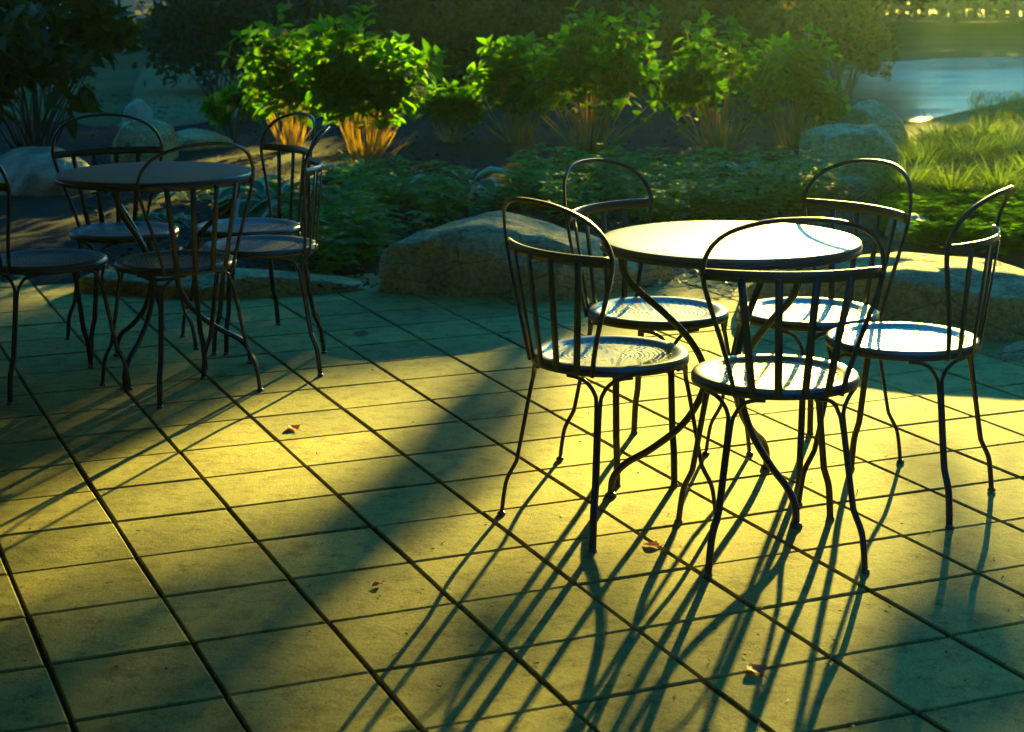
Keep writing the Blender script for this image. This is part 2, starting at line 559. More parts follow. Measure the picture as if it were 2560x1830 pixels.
OVATE = leaf_template([(0, 0.02), (0.16, 0.23), (0.42, 0.34), (0.7, 0.24), (0.9, 0.08), (1, 0.004)])
LANCE = leaf_template([(0, 0.02), (0.3, 0.2), (0.6, 0.19), (1, 0.005)], fold=0.15, curl=0.25)
SMALL = leaf_template([(0, 0.03), (0.45, 0.3), (1, 0.01)], fold=0.1, curl=0.15)
NEEDLE = leaf_template([(0, 0.05), (0.5, 0.1), (1, 0.01)], fold=0.0, curl=0.1)
ROUND = leaf_template([(0, 0.05), (0.2, 0.36), (0.6, 0.46), (0.9, 0.28), (1, 0.06)], fold=0.08, curl=0.12)
QUAD = ([(-0.5, -0.3, 0), (0.5, -0.4, 0.1), (0.4, 0.45, 0), (-0.35, 0.5, 0.1)], [(0, 1, 2, 3)])


def tag(o, label=None, cat=None, group=None, kind=None):
    for k, v in (('label', label), ('category', cat), ('group', group), ('kind', kind)):
        if v:
            o[k] = v
    return o


def empty(name, loc, rz=0.0):
    o = bpy.data.objects.new(name, None)
    o.empty_display_size = 0.1
    o.location = loc
    o.rotation_euler = (0, 0, rz)
    col.objects.link(o)
    return o


def rnd(a, b_):
    return random.uniform(a, b_)


def rdir(zmin=-1, zmax=1):
    z = rnd(zmin, zmax)
    a = rnd(0, 2 * math.pi)
    s_ = math.sqrt(max(0, 1 - z * z))
    return Vector((s_ * math.cos(a), s_ * math.sin(a), z))


def sheet(name, pts, z, material, kind='structure', sub=0):
    mb = MB()
    mb.add([(p[0], p[1], z) for p in pts], [tuple(range(len(pts)))])
    return tag(mb.build(name, material, smooth=False), kind=kind)


# ------------------------------------------------------------------ setting
GZ = -0.06
S = 1500
sheet('lawn', [(-S, -S), (S, -S), (S, S), (-S, S)], GZ, MAT['lawn'])

# pond: outline traced on the far lawn
pp = [at(X, Y, GZ) for X, Y in ((1700, 252), (1840, 262), (2040, 272), (2130, 250), (2272, 218), (2500, 170), (2700, 140), (2600, 122),
                                (2272, 126), (2100, 131), (1960, 138), (1850, 150), (1720, 175))]
sheet('pond', [(p.x, p.y) for p in pp], GZ + 0.008, MAT['water'])
pp = [at(X, Y, GZ) for X, Y in ((1960, 330), (2080, 272), (2180, 242), (2300, 212), (2500, 190), (2500, 222), (2300, 236), (2190, 262), (2150, 300), (2100, 340))]
sheet('path', [(p.x, p.y) for p in pp], GZ + 0.016, MAT['gravel'])
pp = [at(X, Y, GZ) for X, Y in ((250, 300), (290, 235), (300, 190), (320, 150), (400, 132), (520, 140), (560, 200), (560, 260), (500, 300))]
pth = sheet('garden_path', [(p.x, p.y) for p in pp], GZ + 0.016, MAT['gravel'])

# planting bed: a gently heaped, dense mulch sheet with an outline that follows the stones
def bed():
    front = [(-700, 690), (0, 672), (500, 668), (820, 662), (1250, 655), (1450, 632), (1640, 640), (1900, 700), (2080, 760), (2272, 805), (2700, 860)]
    back = [(-900, 250), (100, 260), (300, 280), (560, 250), (900, 170), (1300, 165), (1600, 170), (1800, 200), (1890, 270), (2000, 330), (2200, 345), (2900, 350)]
    nx, ny = 90, 60
    V, Fc = [], []
    def interp(c, u):
        x = c[0][0] + u * (c[-1][0] - c[0][0])
        return c, x
    def lin(c, x):
        for (x0, y0), (x1, y1) in zip(c, c[1:]):
            if x0 <= x <= x1:
                return y0 + (y1 - y0) * (x - x0) / (x1 - x0)
        return c[0][1] if x < c[0][0] else c[-1][1]
    for i in range(nx + 1):
        X = -700 + 3400 * i / nx
        a = at(X, lin(front, X))
        c = at(X, lin(back, X))
        for j in range(ny + 1):
            t = j / ny
            p = a.lerp(c, t)
            h = 0.05 * math.sin(math.pi * min(1, t * 1.3 + 0.02)) if t < 0.75 else 0.02
            h = 0.055 * math.sin(math.pi * t) ** 0.5 - 0.03
            p.z = h + 0.025 * noise.noise(Vector((p.x * 2.2, p.y * 2.2, 0))) + 0.012 * noise.noise(Vector((p.x * 9, p.y * 9, 3)))
            if t < 0.02:
                p.z = -0.05
            if t > 0.99:
                p.z = GZ - 0.02
            V.append(p)
    for i in range(nx):
        for j in range(ny):
            a = i * (ny + 1) + j
            Fc.append((a, a + ny + 1, a + ny + 2, a + 1))
    mb = MB()
    mb.add(V, Fc)
    return tag(mb.build('planting_bed', MAT['mulch']), kind='structure')


bed()


def bedz(x, y):
    return 0.02 + 0.02 * noise.noise(Vector((x * 2.2, y * 2.2, 0)))


# patio: real pavers on a bed of dark sand
YAW, OX, OY = 0.397316, -5.27561 * T, 13.64436 * T
cy, sy = math.cos(YAW), math.sin(YAW)
mb = MB()
gap, bev = 0.0046, 0.0035
for i in range(-30, 45):
    for j in range(-30, 45):
        cx_, cy_ = (i + 0.5) * T, (j + 0.5) * T
        X = OX + cy * cx_ - sy * cy_
        Y = OY + sy * cx_ + cy * cy_
        if not (1.4 < Y < 8.35) or abs(X) > 0.32 * Y + 1.1:
            continue
        lim = 7.75 + 0.10 * max(0, X) if X < 0.9 else 8.3 - 0.62 * (X - 0.9)
        if Y > lim + (0.28 if X < 0.9 else 0.1):
            continue
        hz = rnd(-0.0012, 0.0012)
        tx, ty = rnd(-0.003, 0.003), rnd(-0.003, 0.003)
        ro = rnd(-0.0045, 0.0045)
        X += rnd(-0.0016, 0.0016)
        Y += rnd(-0.0016, 0.0016)
        h = T / 2 - gap
        V = []
        for ins, z in ((0, -0.028), (0, -bev), (bev, 0)):
            for a, b_ in ((-1, -1), (1, -1), (1, 1), (-1, 1)):
                lx, ly = a * (h - ins), b_ * (h - ins)
                lx, ly = lx - ro * ly, ly + ro * lx
                V.append((X + cy * lx - sy * ly, Y + sy * lx + cy * ly, z + hz + tx * lx + ty * ly))
        Fc = [(8, 9, 10, 11)]
        for l in (0, 4):
            for k in range(4):
                k2 = (k + 1) % 4
                Fc.append((l + k, l + k2, l + 4 + k2, l + 4 + k))
        mb.add(V, Fc)
tag(mb.build('patio', MAT['paver'], smooth=False), kind='structure')
pj = [(-6, 1), (6, 1), (6, 5.4), (2.2, 7.3), (1.0, 8.7), (-6, 8.2)]
sheet('patio_joint_sand', pj, -0.0095, MAT['joint'])

# ------------------------------------------------------------------ chairs and tables
def pol(r, a, z):
    return Vector((r * math.cos(a), r * math.sin(a), z))


SEAT_Z, SEAT_R = 0.445, 0.203
BACK = -math.pi / 2                                     # chair faces +Y, back at -Y
LEGA = [BACK - R(42), BACK + R(42), BACK + R(135), BACK - R(135)]


def smooth_path(pts, n=6):
    """Catmull-Rom through pts"""
    P = [Vector(p) for p in pts]
    P = [P[0] * 2 - P[1]] + P + [P[-1] * 2 - P[-2]]
    out = []
    for i in range(1, len(P) - 2):
        for k in range(n):
            t = k / n
            a, b_, c, d = P[i - 1], P[i], P[i + 1], P[i + 2]
            out.append(0.5 * ((2 * b_) + (c - a) * t + (2 * a - 5 * b_ + 4 * c - d) * t * t + (3 * b_ - a - 3 * c + d) * t ** 3))
    out.append(P[-2])
    return out


def make_chair():
    root = empty('cafe_chair', (0, 0, 0))
    # pressed, perforated seat pan with a raised band and a rolled edge
    mb = MB()
    mb.lathe([(0.0005, -0.009), (0.03, -0.0088), (0.08, -0.0075), (0.13, -0.0055), (0.158, -0.0035), (0.168, 0.0015), (0.178, 0.004),
              (0.194, 0.0045), (0.201, 0.0015), (SEAT_R, -0.004)], 72)
    seat = mb.build('seat', MAT['seat'], root, loc=(0, 0, SEAT_Z))
    mb = MB()
    mb.lathe([(SEAT_R - 0.004, -0.002), (SEAT_R + 0.001, -0.0045), (SEAT_R + 0.001, -0.019), (SEAT_R - 0.005, -0.021),
              (SEAT_R - 0.009, -0.018), (SEAT_R - 0.006, -0.004), (SEAT_R - 0.004, -0.002)], 72)
    mb.build('seat_rim', MAT['iron'], root, loc=(0, 0, SEAT_Z))
    # hoop back: springs from the rim, swells outwards, arches over the top
    def back_pt(x, z, off=0.0):
        """point of the gently bowed back at lateral x and height z"""
        yb = 0.186 + (0.258 - 0.186) * (z - 0.425) / 0.433
        return Vector((x, -(yb + off) + 1.4 * x * x, z))

    def back_n(x):
        return Vector((-2.8 * x, 1, 0)).normalized()
    hk = [(0.126, 0.425), (0.142, 0.49), (0.163, 0.56), (0.188, 0.635), (0.207, 0.70), (0.211, 0.742), (0.196, 0.788), (0.158, 0.826), (0.086, 0.852), (0.0, 0.859)]
    keys = [(-x, z) for x, z in hk] + [(x, z) for x, z in hk[-2::-1]]
    pts = smooth_path([back_pt(x, z) for x, z in keys], 4)
    mb = MB()
    mb.strap(pts, [back_n(p.x) for p in pts], 0.0105, 0.0075)
    mb.build('back_hoop', MAT['iron'], root)
    # top rail: a wide flat bar bent round the back
    RZ = 0.722
    pts = [back_pt(-0.207 + 0.414 * k / 16, RZ, -0.007) for k in range(17)]
    mb = MB()
    mb.strap(pts, [back_n(p.x) for p in pts], 0.027, 0.005)
    rail = mb.build('top_rail', MAT['iron'], root)
    for sgn in (-1, 1):
        mb = MB()
        q = back_pt(sgn * 0.204, RZ, 0.0005)
        mb.lathe([(0.0002, 0.004), (0.004, 0.003), (0.0055, 0.0), (0.004, -0.003), (0.0002, -0.004)], 10, c=q)
        mb.build('rivet', MAT['iron'], rail)
    for k, (xt, ab) in enumerate(((-0.128, -26), (-0.044, -9), (0.044, 9), (0.128, 26))):
        p0 = back_pt(xt, RZ - 0.004, -0.002)
        p1 = pol(0.2025, BACK + R(ab), SEAT_Z - 0.012)
        pts = [p0.lerp(p1, t) for t in (0, 0.33, 0.66, 1)]
        mb = MB()
        mb.strap(pts, [back_n(p.x) for p in pts], 0.0185, 0.004)
        mb.build('back_slat', MAT['iron'], root)
    # four legs: each a pair of rods that part at the top and curve along the rim
    for li, an in enumerate(LEGA):
        mb = MB()
        for sd in (-1, 1):
            def q(r_, z, off):
                p = pol(r_, an, z)
                tg = Vector((-math.sin(an), math.cos(an), 0))
                return p + tg * off * sd
            low = [q(0.282, 0.008, 0.0042), q(0.277, 0.05, 0.0042), q(0.268, 0.098, 0.0042), q(0.246, 0.142, 0.0042), q(0.238, 0.17, 0.0042), q(0.205, 0.345, 0.0048)]
            top = []
            for off, z in ((0.011, 0.382), (0.030, 0.408), (0.056, 0.420), (0.085, 0.4225)):
                a2 = an + sd * off / 0.198
                top.append(pol(0.197, a2, z))
            mb.tube(smooth_path(low + top, 4), 0.0055, 7)
        leg = mb.build('leg', MAT['iron'], root)
        mb = MB()
        c = pol(0.283, an, 0)
        mb.lathe([(0.0002, 0.0095), (0.007, 0.009), (0.0105, 0.006), (0.0115, 0.002), (0.0115, 0.0)], 14, c=c)
        mb.build('foot', MAT['foot'], leg)
    return root


def copy_tree(o, parent=None):
    c = o.copy()
    col.objects.link(c)
    c.parent = parent
    for ch in KIDS[o]:
        copy_tree(ch, c)
    return c


chair0 = make_chair()
KIDS = {}
for o in list(col.objects):
    KIDS.setdefault(o, [])
for o in list(col.objects):
    if o.parent:
        KIDS[o.parent].append(o)

CH = [  # seat centre (in pavers), direction it faces, label, group
    (0.828, 14.497, 37, 'black hoop-backed chair at the left of the sunlit table, casting long shadows towards the viewer', 'chairs round the sunlit table'),
    (2.110, 13.714, 93, 'black hoop-backed chair nearest the viewer, its back in front of the glaring white table', 'chairs round the sunlit table'),
    (1.387, 16.348, -39, 'black hoop-backed chair behind the left rim of the sunlit table, before the rounded boulder', 'chairs round the sunlit table'),
    (2.797, 16.289, -146, 'black hoop-backed chair behind the right rim of the sunlit table, before the yellow grasses', 'chairs round the sunlit table'),
    (3.427, 15.049, 149, 'black hoop-backed chair with a glaring white seat, rightmost on the patio', 'chairs round the sunlit table'),
    (-3.745, 19.322, 128, 'black hoop-backed chair in front of the shaded table, its back towards the viewer', 'chairs round the shaded table'),
    (-4.817, 21.637, -63, 'black hoop-backed chair behind the shaded table, before the pale boulder', 'chairs round the shaded table'),
    (-3.331, 21.946, -146, 'black hoop-backed chair at the shaded table, its hoop before the left lit bush', 'chairs round the shaded table'),
    (-2.962, 20.446, 184, 'black hoop-backed chair seen edge-on at the right of the shaded table, glints on its seat', 'chairs round the shaded table'),
    (-5.22, 19.45, 32, 'black hoop-backed chair in near darkness, cut by the left edge of the picture', 'chairs round the shaded table'),
]
for k, (x, y, a, lab, grp) in enumerate(CH):
    c = chair0 if k == 0 else copy_tree(chair0)
    c.location = (x * T, y * T, 0.0012)
    c.rotation_euler = (0, 0, R(a - 90))
    tag(c, lab, 'chair', grp)


def make_table():
    root = empty('cafe_table', (0, 0, 0))
    TZ, TR = 0.712, 0.343
    mb = MB()
    mb.lathe([(0.0005, 0), (0.15, 0), (0.30, 0), (TR - 0.008, 0), (TR - 0.003, -0.0012), (TR, -0.004), (TR, -0.012), (TR - 0.004, -0.016), (TR - 0.02, -0.016), (0.0005, -0.014)], 96)
    mb.build('tabletop', MAT['table'], root, loc=(0, 0, TZ))
    mb = MB()
    mb.lathe([(TR - 0.012, -0.012), (TR + 0.002, -0.012), (TR + 0.002, -0.026), (TR - 0.012, -0.026), (TR - 0.012, -0.012)], 96)
    mb.build('table_rim', MAT['iron'], root, loc=(0, 0, TZ))
    for k in range(3):
        a = k * 2 * math.pi / 3
        path = [(0.288, 0.70), (0.287, 0.655), (0.277, 0.615), (0.245, 0.575), (0.17, 0.51), (0.10, 0.435), (0.062, 0.36), (0.066, 0.29), (0.115, 0.205), (0.20, 0.135), (0.268, 0.095), (0.303, 0.055), (0.310, 0.008)]
        mb = MB()
        mb.tube(smooth_path([pol(r_, a, z) for r_, z in path], 5), 0.0098, 10)
        leg = mb.build('leg', MAT['iron'], root)
        mb = MB()
        mb.lathe([(0.0002, 0.012), (0.011, 0.011), (0.016, 0.007), (0.017, 0.001), (0.017, 0)], 16, c=pol(0.31, a, 0))
        mb.build('foot', MAT['foot'], leg)
    mb = MB()
    mb.tube([pol(0.053, 2 * math.pi * k / 24, 0.335) for k in range(25)], 0.006, 8, cap=False)
    mb.build('leg_ring', MAT['iron'], root)
    return root


tab = make_table()
for o in col.objects:
    KIDS.setdefault(o, [])
for o in col.objects:
    if o.parent and o not in KIDS[o.parent]:
        KIDS[o.parent].append(o)
tab.location = (1.90 * T, 15.10 * T, 0.0012)
tab.rotation_euler = (0, 0, R(-60))
tag(tab, 'round cafe table whose top glares white in the low sun', 'table', 'cafe tables on the patio')
t2 = copy_tree(tab)
t2.location = (-4.118 * T, 20.287 * T, 0.0012)
t2.rotation_euler = (0, 0, R(15))
tag(t2, 'round cafe table in deep shade with a dull dark top', 'table', 'cafe tables on the patio')

# ------------------------------------------------------------------ boulders
import bmesh


def boulder(label, Xl, Xr, Yb, Yt, depth, seed, rot=0.0, z0=0.0, flat=1.6, lump=0.16, material='stone', cut=0.0, name='boulder', group='boulders edging the bed', sub=5, facet=0.93):
    """Xl..Xr, Yb, Yt: what the stone spans in the photo; depth in metres"""
    n = at((Xl + Xr) / 2, Yb, z0)
    yc = n.y + depth * 0.42
    k = yc / CF.y / FPX * K * 1.0
    xl, xr = at_y(Xl, Yb, yc).x, at_y(Xr, Yb, yc).x
    top = at_y((Xl + Xr) / 2, Yt, yc).z
    hgt = max(0.06, top - z0)
    wx = (xr - xl) / 2
    bm = bmesh.new()
    bmesh.ops.create_icosphere(bm, subdivisions=sub, radius=1)
    rs_ = random.Random(seed)
    planes = []
    for q in range(11):
        a_ = rs_.uniform(0, 6.283)
        z_ = rs_.uniform(-0.1, 1.0)
        planes.append((Vector((math.cos(a_), math.sin(a_), z_)).normalized(), rs_.uniform(0.62, 0.92)))
    off = Vector((seed * 13.7, seed * 7.1, seed * 3.3))
    for v in bm.verts:
        p = v.co.copy()
        d = 1 + lump * noise.noise(p * 1.3 + off) * 1.6 + lump * 0.6 * noise.noise(p * 2.9 + off) + lump * 0.25 * noise.noise(p * 7 + off) + lump * 0.1 * noise.noise(p * 17 + off)
        p *= d
        # broad, broken facets
        for nrm, lim_ in planes:
            e = p.dot(nrm) - lim_
            if e > 0:
                p -= nrm * e * facet
        p *= 1 + 0.022 * noise.noise(p * 5 + off) + 0.012 * noise.noise(p * 13 + off) + 0.006 * noise.noise(p * 31 + off)
        p.z = math.copysign(abs(p.z) ** (1 / flat), p.z) if abs(p.z) > 1e-6 else p.z
        v.co = p
    mz = max(v.co.z for v in bm.verts)
    mxx = max(abs(v.co.x) for v in bm.verts)
    for v in bm.verts:
        v.co.x *= wx / mxx
        v.co.y *= depth / 2
        v.co.z *= (hgt / mz) if v.co.z > 0 else 0.12
    me = bpy.data.meshes.new(name)
    bm.to_mesh(me)
    bm.free()
    me.materials.append(MAT[material])
    me.polygons.foreach_set('use_smooth', [True] * len(me.polygons))
    o = bpy.data.objects.new(name, me)
    o.location = ((xl + xr) / 2, yc, z0 - 0.01)
    o.rotation_euler = (0, 0, rot)
    col.objects.link(o)
    return tag(o, label, 'boulder', group)


boulder('large rounded tan boulder at the patio edge, behind the leftmost chair of the sunlit table', 818, 1470, 668, 472, 0.95, 58, rot=0.10, flat=1.35, lump=0.26, facet=0.85)
boulder('long low flat stone along the patio edge, behind the legs of the shaded chairs', 95, 835, 664, 588, 0.5, 5, flat=2.2, lump=0.12)
b3 = boulder('biggest boulder, broad and grey-brown at the right edge behind the rightmost chair', 1640, 2460, 742, 556, 1.0, 8, rot=-0.42, flat=2.0, lump=0.13)
boulder('small brown stone at the patio corner, behind the sunlit table', 1300, 1500, 632, 545, 0.5, 12, flat=1.7)
boulder('broad leaning boulder, lower of the stacked pair in the sun haze', 1770, 1990, 404, 268, 1.1, 15, rot=0.2, flat=1.5, lump=0.14)
boulder('flat-topped boulder resting on top of another in the sun haze', 1850, 2015, 330, 218, 0.9, 17, rot=-0.3, flat=1.5, lump=0.14)
boulder('small flat pale stone half covered by leaves, below the stacked boulders', 1835, 1945, 420, 388, 0.4, 19, flat=2)
boulder('small grey stone under the golden groundcover, seen through the chair back behind the sunlit table', 1955, 2075, 540, 470, 0.4, 23, flat=2.2)
boulder('pale grey boulder with a brown side, leftmost behind the shaded table', -40, 245, 440, 322, 0.9, 27, flat=1.8, material='pale_stone')
boulder('dark boulder beside the pale one, under the big-leaved shrub', 230, 420, 372, 262, 0.7, 31, flat=1.9)
boulder('narrow upright pale stone, between the dark shrubs by the garden path', 268, 345, 330, 215, 0.5, 33, flat=1.8, material='pale_stone')
boulder('low dark stone at the foot of the evergreen, left of the lit bush', 350, 520, 340, 282, 0.6, 37, flat=1.9)
boulder('small dark stone right of the big boulder, cut by the right edge of the picture', 2190, 2420, 812, 762, 0.35, 41, flat=1.8)

# ------------------------------------------------------------------ plants
def curve_pts(p, d, L, droop=0.0, n=5, wob=0.0):
    pts = [Vector(p)]
    d = Vector(d).normalized()
    for i in range(n):
        d = (d + Vector((rnd(-wob, wob), rnd(-wob, wob), rnd(-wob, wob) - droop))).normalized()
        pts.append(pts[-1] + d * (L / n))
    return pts


def hydrangea(label, Xl, Xr, Yb, Yt, nst, heads=(), leafL=0.138, group='hydrangea bushes along the bed', dens=1.0, Xb=None, thin=0.45):
    base = at(Xb or (Xl + Xr) / 2, Yb)
    wd = (at_y(Xr, Yb, base.y).x - at_y(Xl, Yb, base.y).x) / 2
    cxo = (at_y((Xl + Xr) / 2, Yb, base.y).x - base.x)
    hg = at_y(Xb or 0, Yt, base.y).z
    root = empty('hydrangea', (base.x, base.y, bedz(base.x, base.y)))
    stems, lv = MB(), Leaves(*OVATE)
    for k in range(nst):
        a = rnd(0, 2 * math.pi)
        rr_ = math.sqrt(rnd(0, 1))
        foot = Vector((math.cos(a) * 0.075 * rr_ + rnd(-.02, .02), math.sin(a) * 0.075 * rr_ + rnd(-.02, .02), -0.02))
        short = random.random() < 0.5
        lean = rr_ * (0.85 if not short else 1.25)
        tgt = Vector((math.cos(a) * wd * lean * 1.2 + cxo * 0.8, math.sin(a) * wd * lean * thin, hg * (rnd(0.75, 1.0) - 0.36 * min(1, lean) ** 2)))
        d = (tgt - foot)
        L = d.length * (rnd(0.2, 0.55) if short else rnd(0.85, 1.02))
        d0 = (d.normalized() + Vector((0, 0, 0.08))).normalized()
        pts = curve_pts(foot, d0, L, rnd(-0.01, 0.04), 6, 0.10)
        r0 = rnd(0.0030, 0.0082)
        stems.tube(pts, [r0 * (1 - 0.5 * i / 6) for i in range(7)], 5)
        if short:
            continue
        # twigs and opposite pairs of leaves
        ends = [pts]
        for q in range(random.choice((1, 2, 2, 3))):
            i = random.choice((4, 4, 5))
            td = (pts[i] - pts[i - 1]).normalized() + rdir(-0.2, 0.6) * 0.8
            tw = curve_pts(pts[i], td, L * rnd(0.2, 0.38), 0.02, 4, 0.08)
            stems.tube(tw, [r0 * 0.45 * (1 - 0.15 * j) for j in range(5)], 4)
            ends.append(tw)
        for e in ends:
            n = len(e)
            a0 = rnd(0, 6.28)
            lo = rnd(0.42, 0.7) if e is pts else 0.15
            for s_ in np.linspace(lo, 1.0, int((8 if e is pts else 5) * dens)):
                u = s_ * (n - 1)
                i = min(int(u), n - 2)
                p = e[i].lerp(e[i + 1], u - i)
                t = (e[i + 1] - e[i]).normalized()
                a0 += 1.57 + rnd(-0.3, 0.3)
                ax = t.orthogonal().normalized()
                bx = t.cross(ax)
                for sg in (0, math.pi):
                    out = ax * math.cos(a0 + sg) + bx * math.sin(a0 + sg)
                    dd = (out + t * rnd(0.05, 0.5) + Vector((0, 0, rnd(-0.55, 0.15)))).normalized()
                    LL = leafL * rnd(0.6, 1.15) * (0.75 if s_ > 0.97 else 1)
                    lv.put(p + dd * 0.02, dd, Vector((0, 0, 1)) + rdir() * 0.35 + out * 0.1, LL, LL * rnd(0.9, 1.1))
            t = (e[-1] - e[-2]).normalized()
            for q in range(3):
                dd = (t + rdir(-0.3, 0.4) * 0.9).normalized()
                lv.put(e[-1], dd, Vector((0, 0, 1)) + rdir() * 0.4, leafL * rnd(0.5, 0.9))
    stems.build('stem_cluster', MAT['straw'], root)
    lv.build('foliage', MAT['hydrangea'], root)
    for (hx, hy, hr) in heads:
        c = at_y(hx, hy, base.y - wd * 0.55) - root.location
        fl = Leaves(*QUAD)
        for q in range(150):
            d = rdir(-0.7, 1)
            fl.put(c + Vector((d.x, d.y, d.z * 0.85)) * hr * rnd(0.7, 1.02), d.orthogonal() + rdir() * 0.3, d, hr * 0.26)
        fl.build('flower_head', MAT['floret'], root)
    return tag(root, label, 'bush', group)


hydrangea('bright leafy hydrangea with golden canes, left of the two lit ones', 548, 742, 338, 36, 46, heads=((625, 75, 0.055),), dens=0.75, leafL=0.14, thin=0.32)
hydrangea('brightest hydrangea with a fan of golden canes, right one of the two lit bushes', 690, 965, 376, 30, 64, heads=((932, 205, 0.06), (905, 168, 0.04)), dens=0.85, leafL=0.14, Xb=812, thin=0.3)
hydrangea('dim hydrangea just right of the brightly lit pair', 1010, 1260, 322, 66, 44, Xb=1150)
hydrangea('low dim hydrangea filling the gap right beside the brightest bush', 925, 1075, 322, 185, 30, leafL=0.11, Xb=1000)
hydrangea('shaded hydrangea with wide spread brown canes, in the middle behind the sunlit table', 1150, 1530, 348, 8, 60, leafL=0.125, Xb=1310)
hydrangea('shaded hydrangea at the edge of the sunbeams, right of the middle', 1450, 1760, 345, 26, 50, leafL=0.12, Xb=1590)
hydrangea('hazy hydrangea standing in the sunbeams, left of the stacked boulders', 1660, 1850, 330, 70, 34, leafL=0.12, Xb=1760)


def blob_shrub(name, label, cat, Xl, Xr, Yb, Yt, depth, tmpl, leafL, n, material, group=None, z_top=None, fill=0.55, flatlow=0.1, stems=10, dd_up=0.2, matstem='bark', y=None, clump=0.34, upright=0.4):
    base = at((Xl + Xr) / 2, Yb)
    if y:
        base = at_y((Xl + Xr) / 2, 0, y)
        base.z = 0
    wd = (at_y(Xr, 0, base.y).x - at_y(Xl, 0, base.y).x) / 2
    hg = z_top or at_y(0, Yt, base.y).z
    root = empty(name, (base.x, base.y, 0))
    st, lv = MB(), Leaves(*tmpl)
    # clumps of leaves, leaves many gaps between
    nc = max(8, int(n / 45))
    cl = []
    for k in range(nc):
        d = rdir(-0.5, 1)
        rr_ = rnd(fill, 1.0)
        c = Vector((d.x * wd * rr_, d.y * depth / 2 * rr_, hg * 0.5 + d.z * hg * 0.5 * rr_))
        c.z = max(c.z, flatlow * hg)
        cl.append(c)
    for c in cl:
        cr_ = rnd(0.6, 1.3) * clump * min(wd, hg) * 0.7
        outd = Vector((c.x / wd, c.y / depth * 2, (c.z - hg * 0.4) / hg)).normalized()
        for q in range(int(n / nc)):
            d = rdir()
            p = c + d * cr_ * (rnd(0.2, 1) ** 0.5)
            if p.z < 0.02:
                p.z = rnd(0.02, 0.1)
            dd = (outd * 0.6 + rdir() * 0.9 + Vector((0, 0, dd_up))).normalized()
            lv.put(p, dd, Vector((0, 0, 1)) * upright + rdir() * 0.6, leafL * rnd(0.6, 1.2))
    for k in range(stems):
        c = random.choice(cl)
        f = Vector((rnd(-0.12, 0.12) * wd, rnd(-0.1, 0.1) * depth, -0.03))
        mid = f.lerp(c, 0.5) + Vector((rnd(-.05, .05), rnd(-.05, .05), 0.08))
        r0 = rnd(0.006, 0.014)
        st.tube(smooth_path([f, mid, c], 4), [r0 * (1 - 0.08 * i) for i in range(9)], 5)
    st.build('stem_cluster', MAT[matstem], root)
    lv.build('foliage', MAT[material], root)
    return tag(root, label, cat, group)


blob_shrub('big_leaved_shrub', 'dark shrub with big pointed leaves, filling the upper left corner', 'shrub', -130, 285, 392, 0, 1.5, LANCE, 0.17, 1500, 'bigleaf', z_top=1.62, fill=0.3, stems=30, upright=0.5, clump=0.4)
blob_shrub('evergreen_shrub', 'dark feathery evergreen shrub left of the lit bushes', 'shrub', 335, 640, 262, 0, 1.8, NEEDLE, 0.10, 5200, 'yew', z_top=1.6, fill=0.25, stems=14, clump=0.3)
blob_shrub('small_shrub', 'small dark leafy shrub at the foot of the evergreen, left of the lit bushes', 'shrub', 455, 575, 330, 170, 0.6, OVATE, 0.09, 420, 'hydrangea', fill=0.3)
blob_shrub('maple_shrub', 'reddish small-leaved maple shrub in the sun haze above the stacked boulders', 'shrub', 1730, 1985, 268, 10, 1.4, SMALL, 0.05, 7500, 'maple', z_top=1.55, fill=0.3, stems=16, clump=0.28)
# dark evergreens that close the garden off at the back
for k, (X, wpx, y, zt) in enumerate(((520, 330, 21.0, 1.15), (720, 330, 22.0, 1.1), (930, 330, 21.2, 1.12), (1130, 330, 22.2, 1.08), (1330, 330, 21.4, 1.14), (1530, 330, 22.4, 1.2), (1700, 300, 22.8, 1.3))):
    blob_shrub('dense_evergreen', 'dense dark evergreen behind the hydrangeas, part of the hedge at the back', 'shrub', X - wpx / 2, X + wpx / 2, 0, 0, 1.8, SMALL, 0.13, 6000, 'yew',
               group='evergreens behind the hydrangeas', z_top=zt, fill=0.05, stems=10, y=y, clump=0.55, flatlow=0.02)
# shrubs added behind the lattice fence to darken its gaps
for X, wpx in ((1780, 420), (1930, 420), (2080, 420), (2230, 420), (2380, 420)):
    blob_shrub('fence_shrub', 'dark shrub added behind the lattice fence to darken its gaps', 'shrub', X - wpx / 2, X + wpx / 2, 0, 0, 2.0, SMALL, 0.3, 6000, 'yew',
               group='shrubs behind the lattice fence', z_top=2.9, fill=0.0, stems=6, y=45.5, clump=0.7, flatlow=0.02)


